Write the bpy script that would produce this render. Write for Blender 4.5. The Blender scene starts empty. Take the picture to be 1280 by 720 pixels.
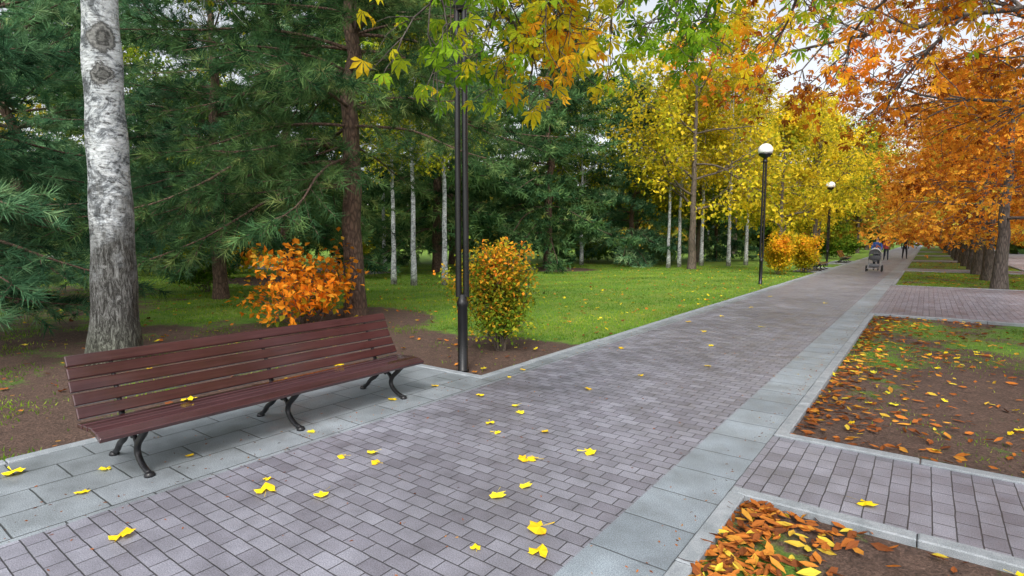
import bpy, math, random
import numpy as np
from mathutils import Vector, Matrix
SC=bpy.context.scene; COL=SC.collection
pi=math.pi
# ------------------------------------------------------------------ core helpers
def link(o): COL.objects.link(o); return o
def setcolour(ramp,stops):
    cr=ramp.color_ramp
    while len(cr.elements)<len(stops): cr.elements.new(0.5)
    for e,(pos,c) in zip(cr.elements,stops):
        e.position=pos; e.color=(c[0],c[1],c[2],1)
class M:
    def __init__(s,name):
        s.m=bpy.data.materials.new(name); s.m.use_nodes=True; s.t=s.m.node_tree; s.t.nodes.clear()
        s.out=s.n('ShaderNodeOutputMaterial')
    def n(s,typ,ins=None,**kw):
        nd=s.t.nodes.new(typ)
        for k,v in kw.items(): setattr(nd,k,v)
        if ins:
            for k,v in ins.items(): s.set(nd,k,v)
        return nd
    def set(s,nd,k,v):
        if isinstance(v,bpy.types.NodeSocket): s.t.links.new(v,nd.inputs[k])
        elif isinstance(v,bpy.types.Node): s.t.links.new(v.outputs[0],nd.inputs[k])
        else:
            if isinstance(v,(tuple,list)) and len(v)==3 and nd.inputs[k].type=='RGBA': v=(*v,1)
            nd.inputs[k].default_value=v
    def ramp(s,fac,stops):
        r=s.n('ShaderNodeValToRGB',{0:fac}); setcolour(r,stops); return r
    def noise(s,vec,scale,detail=4,rough=.55,dist=0):
        return s.n('ShaderNodeTexNoise',{'Vector':vec,'Scale':scale,'Detail':detail,'Roughness':rough,'Distortion':dist})
    def mix(s,f,a,b,mode='MIX'):
        m=s.n('ShaderNodeMix',data_type='RGBA',blend_type=mode)
        s.set(m,0,f); s.set(m,6,a); s.set(m,7,b); return m.outputs[2]
    def math(s,op,a,b=0.0):
        m=s.n('ShaderNodeMath',operation=op); s.set(m,0,a); s.set(m,1,b); return m.outputs[0]
    def bump(s,h,strength=.5,dist=.01,normal=None):
        b=s.n('ShaderNodeBump',{'Height':h,'Strength':strength,'Distance':dist})
        if normal is not None: s.set(b,'Normal',normal)
        return b.outputs[0]
    def pbr(s,col,rough=.6,bump=None,**kw):
        b=s.n('ShaderNodeBsdfPrincipled'); s.set(b,'Base Color',col); s.set(b,'Roughness',rough)
        if bump is not None: s.set(b,'Normal',bump)
        for k,v in kw.items(): s.set(b,k,v)
        s.t.links.new(b.outputs[0],s.out.inputs[0]); return s.m
    def obj(s): return s.n('ShaderNodeTexCoord').outputs['Object']

_cr=np.random.default_rng(1234); _K=_cr.normal(size=(6,3)); _K/=np.linalg.norm(_K,axis=1)[:,None]; _PH=_cr.uniform(0,6.28,6)
def cn(P,s,o=0):
    v=0
    for i in range(6): v=v+np.sin(P@(_K[i]*s*(1+.35*i))+_PH[i]+o)
    return v/3.0
def make_mesh(name,V,F,mat=None,tone=None,smooth=False,attrs=None):
    V=np.asarray(V,dtype=np.float32); F=np.asarray(F,dtype=np.int32)
    me=bpy.data.meshes.new(name); nF,k=F.shape
    me.vertices.add(len(V)); me.vertices.foreach_set('co',V.ravel())
    me.loops.add(nF*k); me.loops.foreach_set('vertex_index',F.ravel())
    me.polygons.add(nF); me.polygons.foreach_set('loop_start',(np.arange(nF)*k).astype(np.int32))
    me.polygons.foreach_set('use_smooth',np.full(nF,smooth))
    me.update(calc_edges=True)
    if tone is not None:
        c=V[F[:,0]]; tone=np.asarray(tone)+.17*cn(c,1.3); br=np.clip(1+.32*cn(c,2.3,2.0),.35,1.6)
        at=me.attributes.new('tone','FLOAT','FACE'); at.data.foreach_set('value',tone.astype(np.float32))
        at=me.attributes.new('shade','FLOAT','FACE'); at.data.foreach_set('value',br.astype(np.float32))
    if attrs:
        for kk,vv in attrs.items():
            at=me.attributes.new(kk,'FLOAT','POINT'); at.data.foreach_set('value',np.asarray(vv,dtype=np.float32))
    if mat: me.materials.append(mat)
    return me
def obj(name,me,loc=(0,0,0),rot=(0,0,0),parent=None,sc=None):
    o=bpy.data.objects.new(name,me); o.location=loc; o.rotation_euler=rot
    if sc is not None: o.scale=sc if not isinstance(sc,(int,float)) else (sc,)*3
    if parent: o.parent=parent
    return link(o)
def empty(name,loc=(0,0,0),rot=(0,0,0),sc=1.0):
    o=bpy.data.objects.new(name,None); o.location=loc; o.rotation_euler=rot; o.scale=(sc,)*3
    o.empty_display_size=.2
    return link(o)
def tag(o,label,cat,group=None):
    o['label']=label; o['category']=cat
    if group: o['group']=group
def kind(o,k): o['kind']=k; return o
def copy_thing(src,name,loc,rotz=0,sc=1.0,mats=None):
    n=src.copy(); n.name=name; n.location=loc; n.rotation_euler=(0,0,rotz); n.scale=(sc,)*3 if not isinstance(sc,tuple) else sc
    link(n)
    for ch in list(src.children):
        c=ch.copy(); link(c); c.parent=n
        if mats and ch.name.split('.')[0] in mats:
            c.material_slots[0].link='OBJECT'; c.material_slots[0].material=mats[ch.name.split('.')[0]]
        for g in list(ch.children):
            d=g.copy(); link(d); d.parent=c
    return n

class Geo:   # accumulates quads
    def __init__(s): s.V=[];s.F=[];s.n=0
    def add(s,V,F):
        V=np.asarray(V,float); s.V.append(V); s.F.append(np.asarray(F)+s.n); s.n+=len(V)
    def tube(s,pts,rad,sides=6,caps=False,flat=1.0,ref=None):
        P=np.asarray(pts,float); n=len(P); R=np.broadcast_to(np.asarray(rad,float),(n,))
        T=np.gradient(P,axis=0); T/=np.linalg.norm(T,axis=1)[:,None]+1e-9
        if ref is None:
            m=np.abs((P[-1]-P[0])); ref=np.zeros(3); ref[np.argmin(m)]=1
        U=np.cross(T,ref); U/=np.linalg.norm(U,axis=1)[:,None]+1e-9
        B=np.cross(T,U)
        an=np.linspace(0,2*pi,sides,endpoint=False)+ (pi/4 if sides==4 else 0)
        ring=P[:,None]+R[:,None,None]*(np.cos(an)[None,:,None]*U[:,None]+flat*np.sin(an)[None,:,None]*B[:,None])
        V=ring.reshape(-1,3); F=[]
        i=np.arange(n-1)[:,None]*sides; j=np.arange(sides)[None,:]; k=(j+1)%sides
        F=np.stack([i+j,i+k,i+sides+k,i+sides+j],-1).reshape(-1,4)
        if caps:
            c0=len(V); V=np.vstack([V,P[0],P[-1]])
            L=(n-1)*sides; ex=[]
            for q in range(0,sides-1,2):
                ex.append([c0,(q+2)%sides,q+1,q]); ex.append([c0+1,L+q,L+q+1,L+(q+2)%sides])
            F=np.vstack([F,ex])
        s.add(V,F)
    def box(s,c,size,rot=None,bev=0.0):
        hx,hy,hz=[x/2 for x in size]
        if bev<=0:
            V=np.array([[x,y,z] for z in(-hz,hz) for x,y in((-hx,-hy),(hx,-hy),(hx,hy),(-hx,hy))])
            F=[[0,3,2,1],[4,5,6,7],[0,1,5,4],[1,2,6,5],[2,3,7,6],[3,0,4,7]]
        else:
            b=bev
            lay=[(hx-b,hy-b,-hz),(hx,hy,-hz+b),(hx,hy,hz-b),(hx-b,hy-b,hz)]
            V=[];F=[]
            for (x,y,z) in lay:
                V+=[[-x,-y+b*.6,z],[-x+b*.6,-y,z],[x-b*.6,-y,z],[x,-y+b*.6,z],[x,y-b*.6,z],[x-b*.6,y,z],[-x+b*.6,y,z],[-x,y-b*.6,z]]
            V=np.array(V)
            for l in range(3):
                for q in range(8): F.append([l*8+q,l*8+(q+1)%8,l*8+8+(q+1)%8,l*8+8+q])
            F+=[[3,2,1,0],[5,4,3,0],[7,6,5,0],[24,25,26,27],[24,27,28,29],[24,29,30,31]]
        if rot is not None: V=V@np.array(rot).T
        s.add(V+np.array(c),F)
    def lathe(s,prof,c=(0,0,0),sides=24):
        an=np.linspace(0,2*pi,sides,endpoint=False); V=[]
        for r,z in prof:
            for t in an: V.append([c[0]+r*math.cos(t),c[1]+r*math.sin(t),c[2]+z])
        n=len(prof); i=np.arange(n-1)[:,None]*sides; j=np.arange(sides)[None,:]; k=(j+1)%sides
        s.add(V,np.stack([i+j,i+k,i+sides+k,i+sides+j],-1).reshape(-1,4))
    def mesh(s,name,mat,smooth=True,tone=None):
        return make_mesh(name,np.vstack(s.V),np.vstack(s.F),mat,smooth=smooth,tone=tone)

def scatter(T,P,D,N,S,tone):
    TV,TF=T; TV=np.asarray(TV,float); TF=np.asarray(TF)
    D=D/(np.linalg.norm(D,axis=1)[:,None]+1e-9)
    side=np.cross(D,N); side/=np.linalg.norm(side,axis=1)[:,None]+1e-9
    nr=np.cross(side,D)
    S=np.asarray(S)[:,None,None]
    V=P[:,None]+S*(TV[None,:,0:1]*side[:,None]+TV[None,:,1:2]*D[:,None]+TV[None,:,2:3]*nr[:,None])
    n=len(P); m=len(TV)
    F=(TF[None]+ (np.arange(n)*m)[:,None,None]).reshape(-1,3)
    return V.reshape(-1,3),F,np.repeat(tone,len(TF))
def merge(parts):
    Vs=[];Fs=[];Ts=[];n=0
    for V,F,t in parts: Vs.append(V);Fs.append(F+n);Ts.append(t);n+=len(V)
    return np.vstack(Vs),np.vstack(Fs),np.concatenate(Ts)
def T_quad(w=.32): return ([[0,0,0],[w,.5,.1],[0,1,-.12],[-w,.5,.1]],[[0,1,2],[0,2,3]])
def T_palm(n=5,w=.17,spread=75,droop=.28,fine=True):
    V=[];F=[]
    for i in range(n):
        an=math.radians(-spread+2*spread*i/(n-1)); L=1-.35*abs(i-(n-1)/2)/((n-1)/2)
        ca,sa=math.cos(an),math.sin(an); b=len(V)
        if fine: pr=[(0,0,0),(-w*.45,.35,.03),(w*.45,.35,.03),(0,.4,-.01),(-w,.68,-.02),(w,.68,-.02),(0,.7,-.07),(0,1,-droop)]
        else: pr=[(0,0,0),(-w,.65,.0),(w,.65,.0),(0,1,-droop)]
        for x,y,z in pr: V.append([(x*ca+y*sa)*L,(y*ca-x*sa)*L,z*L])
        if fine: F+= [[b,b+3,b+1],[b,b+2,b+3],[b+1,b+3,b+6],[b+1,b+6,b+4],[b+2,b+6,b+3],[b+2,b+5,b+6],[b+4,b+6,b+7],[b+6,b+5,b+7]]
        else: F+= [[b,b+2,b+3],[b,b+3,b+1]]
    return V,F
def T_needles(n=14,w=.02,cone=60,seed=0):
    r=np.random.default_rng(seed); V=[];F=[]
    for i in range(n):
        az=2*pi*i*.382+r.random(); el=math.radians(cone)*math.sqrt(r.random())
        d=np.array([math.sin(el)*math.cos(az),math.cos(el),math.sin(el)*math.sin(az)])*r.uniform(.75,1.05)
        s=np.cross(d,r.normal(size=3)); s/=np.linalg.norm(s); s*=w/2
        st=np.array([0,r.uniform(-.5,.15),0])
        b=len(V); V+=[list(st-s),list(st+s),list(st+d)]; F.append([b,b+1,b+2])
    return V,F
# ------------------------------------------------------------------ materials
def leafmat(name,stops,transl=.35,varobj=.2):
    m=M(name); at=m.n('ShaderNodeAttribute',attribute_name='tone').outputs['Fac']
    sh=m.n('ShaderNodeAttribute',attribute_name='shade').outputs['Fac']
    oi=m.n('ShaderNodeObjectInfo').outputs['Random']
    f=m.math('ADD',at,m.math('MULTIPLY',m.math('SUBTRACT',oi,.5),varobj))
    col=m.ramp(f,stops).outputs[0]
    sc=m.n('ShaderNodeVectorMath',operation='SCALE'); m.set(sc,0,col); m.set(sc,'Scale',sh)
    col=sc.outputs[0]
    b=m.n('ShaderNodeBsdfDiffuse',{'Color':col})
    tr=m.n('ShaderNodeBsdfTranslucent',{'Color':col})
    mx=m.n('ShaderNodeMixShader',{0:transl,1:b.outputs[0],2:tr.outputs[0]})
    m.t.links.new(mx.outputs[0],m.out.inputs[0]); return m.m
M_pine=leafmat('pine_needles',[(0,(.025,.065,.03)),(.4,(.065,.145,.055)),(.75,(.15,.26,.085)),(1,(.30,.38,.13))],.25)
M_pineblue=leafmat('pine_needles_bluish',[(0,(.03,.075,.04)),(.4,(.075,.18,.09)),(.75,(.18,.33,.155)),(1,(.34,.47,.23))],.25)
M_yellow=leafmat('yellow_leaves',[(0,(.20,.26,.02)),(.3,(.50,.46,.03)),(.6,(.84,.65,.04)),(1,(.90,.68,.06))],.5)
M_ygreen=leafmat('yellow_green_leaves',[(0,(.07,.15,.015)),(.4,(.22,.31,.03)),(.75,(.50,.49,.04)),(1,(.74,.57,.04))],.45)
M_green=leafmat('green_leaves',[(0,(.04,.09,.01)),(.5,(.09,.18,.02)),(.85,(.20,.30,.03)),(1,(.38,.38,.04))],.35)
M_orange=leafmat('orange_chestnut_leaves',[(0,(.24,.06,.015)),(.28,(.56,.19,.025)),(.55,(.80,.36,.04)),(.85,(.82,.52,.06)),(1,(.5,.48,.07))],.5,.35)
M_rust=leafmat('rusty_chestnut_leaves',[(0,(.22,.06,.015)),(.28,(.52,.16,.02)),(.52,(.80,.32,.03)),(.75,(.84,.50,.04)),(.95,(.42,.44,.05))],.5)
M_sprig=leafmat('turning_chestnut_leaves',[(0,(.08,.20,.015)),(.34,(.28,.46,.03)),(.56,(.82,.66,.03)),(.76,(.88,.44,.03)),(1,(.75,.2,.02))],.5,0)
M_hedgeor=leafmat('orange_shrub_leaves',[(0,(.12,.20,.02)),(.2,(.35,.25,.02)),(.32,(.82,.26,.02)),(.7,(.90,.34,.03)),(1,(.85,.50,.06))],.45,0)
M_shrubyo=leafmat('yellow_orange_shrub_leaves',[(0,(.25,.28,.02)),(.42,(.60,.46,.02)),(.72,(.85,.48,.03)),(1,(.85,.34,.04))],.45,.3)
M_shrubmix=leafmat('green_orange_shrub_leaves',[(0,(.08,.17,.02)),(.46,(.24,.34,.03)),(.66,(.55,.40,.03)),(1,(.88,.28,.03))],.4,0)
M_litter=leafmat('leaf_litter',[(0,(.10,.04,.022)),(.35,(.28,.09,.03)),(.65,(.54,.18,.035)),(.9,(.62,.32,.05)),(1,(.66,.50,.06))],.1,.0)
M_leafyel=leafmat('fallen_yellow_leaf',[(0,(.66,.42,.02)),(.5,(.80,.60,.02)),(1,(.72,.66,.06))],.15,0)
M_grass=leafmat('grass_blades',[(0,(.05,.13,.015)),(.5,(.14,.28,.02)),(.85,(.26,.41,.03)),(1,(.46,.45,.07))],.35,0)

def mat_paver(name,bw,rh,off,c1,c2,mortar,msize,rough,rotz=0,shift=(0,0,0),speck=.5,bumpd=.006):
    m=M(name); co=m.n('ShaderNodeMapping',{'Vector':m.obj(),'Rotation':(0,0,rotz),'Location':shift})
    wob=m.noise(co,5,2); co2=m.n('ShaderNodeVectorMath',operation='ADD'); m.set(co2,0,co)
    sc=m.n('ShaderNodeVectorMath',operation='SCALE'); m.set(sc,0,wob.outputs[1]); sc.inputs['Scale'].default_value=.012; m.set(co2,1,sc)
    br=m.n('ShaderNodeTexBrick',{'Vector':co2,'Color1':c1,'Color2':c2,'Mortar':mortar,'Scale':1.0,'Mortar Size':msize,'Mortar Smooth':.4,'Bias':0.0,'Brick Width':bw,'Row Height':rh},offset=off,offset_frequency=2)
    big=m.noise(m.obj(),.55,3,.6); mid=m.noise(m.obj(),3.5,4,.65); fine=m.noise(m.obj(),150,2,.75)
    col=m.mix(1.0,br.outputs[0],m.ramp(big.outputs[0],[(.3,(.76,.755,.75)),(.7,(1.15,1.16,1.18))]).outputs[0],'MULTIPLY')
    col=m.mix(.85,col,m.ramp(mid.outputs[0],[(.3,(.68,.67,.66)),(.7,(1.18,1.18,1.18))]).outputs[0],'MULTIPLY')
    col=m.mix(speck,col,m.ramp(fine.outputs[0],[(.35,(.45,.45,.45)),(.65,(1.5,1.5,1.5))]).outputs[0],'MULTIPLY')
    h=m.math('ADD',m.math('MULTIPLY',br.outputs[1],-1.0),m.math('MULTIPLY',fine.outputs[0],.25))
    h=m.math('ADD',h,m.math('MULTIPLY',mid.outputs[0],.5))
    rr=m.ramp(mid.outputs[0],[(.3,(rough-.1,)*3),(.7,(rough+.12,)*3)]).outputs[0]
    return m.pbr(col,rr,m.bump(h,.9,bumpd))
M_paver=mat_paver('mauve_block_paving',.165,.105,.5,(.285,.287,.335),(.195,.190,.225),(.055,.053,.058),.0040,.40,speck=.7)
M_paver2=mat_paver('cross_path_block_paving',.165,.112,.5,(.295,.295,.343),(.205,.20,.235),(.06,.058,.063),.0040,.40,rotz=pi/2,speck=.7)
M_slab=mat_paver('grey_granite_slabs',.44,.43,0.0,(.30,.35,.39),(.245,.29,.33),(.07,.08,.09),.005,.42,shift=(1.39,0,0),speck=.8,bumpd=.004)
M_slabL=mat_paver('grey_granite_slabs_bench',.47,.36,0.5,(.29,.325,.355),(.235,.265,.285),(.065,.072,.075),.006,.44,rotz=pi/2,speck=.8,bumpd=.004)
def mat_stone(name,c1,c2,rough=.6,sc=8):
    m=M(name); o=m.obj(); a=m.noise(o,sc,5,.6); b=m.noise(o,sc*25,2,.7)
    col=m.mix(1,m.ramp(a.outputs[0],[(.3,c1),(.7,c2)]).outputs[0],m.ramp(b.outputs[0],[(.3,(.6,)*3),(.7,(1.3,)*3)]).outputs[0],'MULTIPLY')
    return m.pbr(col,rough,m.bump(b.outputs[0],.4,.004))
M_kerb=mat_stone('kerb_stone',(.23,.26,.28),(.37,.40,.43))
M_asph=mat_stone('asphalt',(.15,.15,.16),(.22,.22,.23),.6,2)
M_plaza=mat_stone('plaza_paving',(.34,.34,.38),(.46,.46,.50),.5,1)
def mat_paint(name,col,rough=.35,var=.25,sc=12,metal=0,bump=.15,coat=0.0):
    m=M(name); o=m.obj(); a=m.noise(o,sc,4,.6); b=m.noise(o,sc*12,2)
    c=m.mix(1,col,m.ramp(a.outputs[0],[(.3,(1-var,)*3),(.7,(1+var,)*3)]).outputs[0],'MULTIPLY')
    r=m.ramp(a.outputs[0],[(.3,(rough*.75,)*3),(.75,(min(1,rough*1.35),)*3)]).outputs[0]
    return m.pbr(c,r,m.bump(b.outputs[0],bump,.002),Metallic=metal,**{'Coat Weight':coat,'Coat Roughness':.2})
M_iron=mat_paint('black_cast_iron',(.012,.012,.014),.35,.3,20,0,.4)
M_black=mat_paint('black_lamp_paint',(.008,.008,.009),.3,.3,5,0,.1)
def mat_wood():
    m=M('red_brown_painted_wood'); mp=m.n('ShaderNodeMapping',{'Vector':m.obj(),'Scale':(14,.6,14)})
    g=m.noise(mp,3,5,.6); w=m.noise(m.obj(),2.2,4,.6); f=m.noise(m.obj(),60,2)
    col=m.ramp(g.outputs[0],[(.25,(.040,.014,.015)),(.5,(.054,.019,.020)),(.75,(.074,.029,.029))]).outputs[0]
    col=m.mix(.7,col,m.ramp(w.outputs[0],[(.3,(.75,.75,.75)),(.7,(1.2,1.18,1.18))]).outputs[0],'MULTIPLY')
    r=m.ramp(w.outputs[0],[(.35,(.12,)*3),(.65,(.26,)*3)]).outputs[0]
    return m.pbr(col,r,m.bump(m.math('ADD',m.math('MULTIPLY',g.outputs[0],.6),m.math('MULTIPLY',f.outputs[0],.25)),.3,.004),**{'Coat Weight':.6,'Coat Roughness':.08})
M_wood=mat_wood()
def mat_bark(name,c1,c2,sc=(6,6,1.2),bd=.03):
    m=M(name); mp=m.n('ShaderNodeMapping',{'Vector':m.obj(),'Scale':sc})
    a=m.noise(mp,2.2,6,.7,.4); v=m.n('ShaderNodeTexVoronoi',{'Vector':mp,'Scale':3.0},feature='DISTANCE_TO_EDGE')
    b=m.noise(m.obj(),1.3,3)
    h=m.math('ADD',a.outputs[0],m.math('MULTIPLY',m.math('MINIMUM',v.outputs[0],.25),1.8))
    col=m.ramp(h,[(.35,c1),(.95,c2)]).outputs[0]
    col=m.mix(.5,col,m.ramp(b.outputs[0],[(.3,(.6,.65,.55)),(.7,(1.2,1.2,1.2))]).outputs[0],'MULTIPLY')
    return m.pbr(col,.85,m.bump(h,.9,bd))
M_bark=mat_bark('brown_bark',(.04,.03,.025),(.18,.14,.11))
M_barkpine=mat_bark('pine_bark',(.035,.02,.016),(.17,.105,.075),(5,5,2))
M_barkch=mat_bark('chestnut_bark',(.030,.024,.022),(.15,.125,.11))
def mat_birch(name,hi,eyes=False,old=False):
    m=M(name); o=m.obj(); sx=m.n('ShaderNodeSeparateXYZ',{0:o}); z=sx.outputs[2]
    rough=m.n('ShaderNodeMapping',{'Vector':o,'Scale':(9,9,2.2)}); a=m.noise(rough,2.6,9,.85,1.1)
    fl=m.n('ShaderNodeMapping',{'Vector':o,'Scale':(5,5,15)}); l=m.noise(fl,1.6,6,.7,.9)
    pt=m.noise(o,3.2,7,.8,1.0)
    white=m.ramp(l.outputs[0],[(.37,(.10,.10,.10)),(.44,(.46,.48,.49)),(.58,(.70,.73,.76))]).outputs[0]
    white=m.mix(.95,white,m.ramp(pt.outputs[0],[(.42,(.14,.15,.16)),(.48,(.62,.64,.66)),(.54,(1,1,1))] if old else [(.40,(.25,.27,.28)),(.50,(.8,.8,.8)),(.58,(1,1,1))]).outputs[0],'MULTIPLY')
    hh=a.outputs[0]
    grey=m.ramp(hh,[(.39,(.012,.011,.010)),(.48,(.07,.068,.06)),(.54,(.24,.24,.23)),(.64,(.50,.51,.51))]).outputs[0]
    nz=m.noise(o,3.0,6,.75)
    tr=m.math('ADD',z,m.math('MULTIPLY',m.math('SUBTRACT',nz.outputs[0],.5),hi*2.0))
    fac=m.ramp(m.math('DIVIDE',tr,hi*2),[(.30,(0,0,0)),(.62,(1,1,1))]).outputs[0]
    col=m.mix(fac,grey,white)
    if eyes:
        for (ex,ey,ez,ry,rz) in eyes:
            wv=m.noise(o,5,5,.75); wo=m.n('ShaderNodeVectorMath',operation='SCALE'); m.set(wo,0,wv.outputs[1]); wo.inputs['Scale'].default_value=.30
            wa=m.n('ShaderNodeVectorMath',operation='ADD'); m.set(wa,0,o); m.set(wa,1,wo.outputs[0])
            vm=m.n('ShaderNodeVectorMath',operation='SUBTRACT'); m.set(vm,0,wa.outputs[0]); vm.inputs[1].default_value=(ex+.15,ey+.15,ez+.15)
            vs=m.n('ShaderNodeVectorMath',operation='MULTIPLY'); m.set(vs,0,vm.outputs[0]); vs.inputs[1].default_value=(1/ry,1/ry,1/rz)
            ln=m.n('ShaderNodeVectorMath',operation='LENGTH'); m.set(ln,0,vs.outputs[0])
            dd=ln.outputs['Value']
            ring=m.ramp(dd,[(0,(.05,.05,.045)),(.25,(.16,.16,.15)),(.42,(.02,.02,.018)),(.62,(.26,.26,.25)),(.82,(.03,.03,.028)),(1.0,(.3,.3,.3))]).outputs[0]
            mk=m.ramp(dd,[(.8,(1,1,1)),(1.0,(0,0,0))]).outputs[0]
            col=m.mix(mk,col,ring)
    h=m.mix(fac,hh,m.math('MULTIPLY',l.outputs[0],.35))
    g=m.ramp(z,[(.0,(.75,.9,.45)),(.7,(1,1,1))]).outputs[0]
    col=m.mix(.6,col,g,'MULTIPLY')
    return m.pbr(col,.75,m.bump(h,1.0,.07))
M_birchS=mat_birch('birch_bark',.25)
M_birchB=mat_birch('old_birch_bark',1.9,eyes=[(.32,-.02,4.10,.19,.22),(.28,-.03,3.66,.15,.15)],old=True)

# ------------------------------------------------------------------ ground
def sstep(a,b,x): t=np.clip((x-a)/(b-a),0,1); return t*t*(3-2*t)
def gz(x,y):
    x=np.asarray(x,float); y=np.asarray(y,float)
    g=-.045+.010*(np.sin(1.7*x+.6*y)+np.sin(2.3*y-1.1*x))*.7
    return g+sstep(-5.6,-9,x)*.07
def dirt(x,y):
    d=np.zeros_like(x)
    def bl(cx,cy,rx,ry,w=1.0):
        nonlocal d
        q=((x-cx)/rx)**2+((y-cy)/ry)**2; d=np.maximum(d,w*np.clip(1.6-q,0,1))
    bl(-8.5,2.2,3.6,4.2,.70); bl(-6.5,5.3,3.0,1.9,.80); bl(-5,6.6,1.4,1.1); bl(-9.5,7.3,1.8,1.4,.9); bl(-20,3.5,8,3.5,.52); bl(-20.2,12.4,2.5,2.5)
    bl(-16.1,24.8,2.5,2); bl(-13,0,4,4,.60); bl(-5.2,4,1.5,3)
    R=(x>-.9)&(x<4.2)
    n=.5+.5*np.sin(x*2.1+1.3*np.sin(y*1.1))*np.sin(y*.9+1.7*np.sin(x*.8))
    d=np.where(R&(y<15),.46+.5*n-.26*sstep(8,14,y),d)
    d=np.where(R&(y>=15),.45*n+.1,d)
    return np.clip(d,0,1)
xs=np.concatenate([np.linspace(-400,-60,18),np.linspace(-55,-26,24),np.arange(-25,6,.22),np.linspace(7,60,20),np.linspace(80,400,12)])
ys=np.concatenate([np.linspace(-300,-10,12),np.arange(-4,32,.25),np.linspace(33,90,60),np.linspace(100,500,16)])
X,Y=np.meshgrid(xs,ys); Xf=X.ravel();Yf=Y.ravel()
nx=len(xs); i,j=np.meshgrid(np.arange(len(ys)-1),np.arange(nx-1),indexing='ij'); b=(i*nx+j).ravel()
F=np.stack([b,b+1,b+nx+1,b+nx],-1)
m=M('soil_and_lawn'); o=m.obj()
dn=m.noise(o,1.1,5,.68); dn2=m.noise(o,7,4,.65); fine=m.noise(o,45,3,.75)
da=m.n('ShaderNodeAttribute',attribute_name='dirt').outputs['Fac']
f=m.math('ADD',da,m.math('MULTIPLY',m.math('SUBTRACT',dn.outputs[0],.5),1.6)); f=m.math('ADD',f,m.math('MULTIPLY',m.math('SUBTRACT',dn2.outputs[0],.5),.7))
fac=m.ramp(f,[(.36,(0,0,0)),(.58,(1,1,1))]).outputs[0]
soil=m.ramp(fine.outputs[0],[(.28,(.040,.024,.017)),(.5,(.105,.064,.046)),(.72,(.20,.13,.10))]).outputs[0]
soil=m.mix(.8,soil,m.ramp(dn2.outputs[0],[(.3,(.65,.62,.62)),(.7,(1.25,1.2,1.2))]).outputs[0],'MULTIPLY')
gr=m.ramp(dn2.outputs[0],[(.25,(.06,.14,.012)),(.5,(.11,.24,.018)),(.75,(.19,.34,.03))]).outputs[0]
gr=m.mix(.7,gr,m.ramp(fine.outputs[0],[(.3,(.55,.55,.5)),(.7,(1.3,1.3,1.2))]).outputs[0],'MULTIPLY')
gr=m.mix(m.ramp(dn.outputs[0],[(.42,(0,0,0)),(.70,(.6,.6,.6))]).outputs[0],gr,(.28,.31,.05))
vo=m.n('ShaderNodeTexVoronoi',{'Vector':o,'Scale':9.0,'Randomness':1.0})
lf=m.ramp(vo.outputs['Distance'],[(.16,(1,1,1)),(.2,(0,0,0))]).outputs[0]
rc=m.n('ShaderNodeSeparateColor',{0:vo.outputs['Color']})
pick=m.ramp(rc.outputs[0],[(.88,(0,0,0)),(.90,(1,1,1))]).outputs[0]
lcol=m.ramp(rc.outputs[1],[(0,(.30,.11,.03)),(.5,(.45,.25,.04)),(1,(.32,.1,.02))]).outputs[0]
col=m.mix(fac,gr,soil)
col=m.mix(m.math('MULTIPLY',m.n('ShaderNodeRGBToBW',{0:lf}).outputs[0],m.n('ShaderNodeRGBToBW',{0:pick}).outputs[0]),col,lcol)
m_ground=m.pbr(col,.9,m.bump(m.math('ADD',fine.outputs[0],dn2.outputs[0]),1.0,.03))
g=obj('ground',make_mesh('ground',np.stack([Xf,Yf,gz(Xf,Yf)],1),F,m_ground,smooth=True,attrs={'dirt':dirt(Xf,Yf)})); kind(g,'structure')

def sheet(name,x0,x1,y0,y1,z,mat):
    G=Geo(); G.add([[x0,y0,z],[x1,y0,z],[x1,y1,z],[x0,y1,z]],[[0,1,2,3]])
    return kind(obj(name,G.mesh(name,mat,False)),'structure')
sheet('path',-3.92,-1.39,-8,260,0,M_paver)
sheet('path_border',-1.39,-.955,-8,260,0.0,M_slab)
G=Geo()
G.add([[-4.13,-8,0],[-3.92,-8,0],[-3.92,260,0],[-4.13,260,0]],[[0,1,2,3]])
bumps=[(-8,4.95),(31.3,36.0),(42.0,47.5)]
for y0,y1 in bumps: G.add([[-5.33,y0,0],[-4.13,y0,0],[-4.13,y1,0],[-5.33,y1,0]],[[0,1,2,3]])
kind(obj('path_border',G.mesh('path_border_bench',M_slabL,False)),'structure')
sheet('cross_path',-.955,40,3.75,4.95,0,M_paver2)
sheet('cross_path',-.955,40,14.5,23.7,0,M_paver2)
plan=[(5.05,14.4),(23.8,35.0),(37.4,50),(52.4,66),(68.4,84),(87,120),(123,180)]
for (a0,a1),(b0,b1) in zip(plan[1:],plan[2:]): sheet('cross_path',-.955,4.0,a1+.1,b0-.1,0,M_paver2)
sheet('plaza',4.1,45,4.95+.1,14.4,0.0,M_plaza); sheet('plaza',4.1,45,23.8,260,0.0,M_plaza); sheet('plaza',4.1,45,-8,3.65,0.0,M_plaza)
rs=random.Random(3); KG=Geo()
def kerb(x0,x1,y0,y1,ztop=.015):
    L=max(x1-x0,y1-y0); far=(y0>40); st=1.0 if not far else 6.0; n=max(1,round(L/st)); dL=L/n
    for q in range(n):
        if y1-y0>x1-x0: c=((x0+x1)/2,y0+dL*(q+.5)); sz=(x1-x0,dL-.006)
        else: c=(x0+dL*(q+.5),(y0+y1)/2); sz=(dL-.006,y1-y0)
        KG.box((c[0]+rs.uniform(-.003,.003),c[1],ztop-.10+rs.uniform(-.004,.004)),(sz[0],sz[1],.2),bev=.008)
kerb(-.955,-.855,-8,3.65); kerb(-.955,-.855,5.05,14.4)
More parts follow.
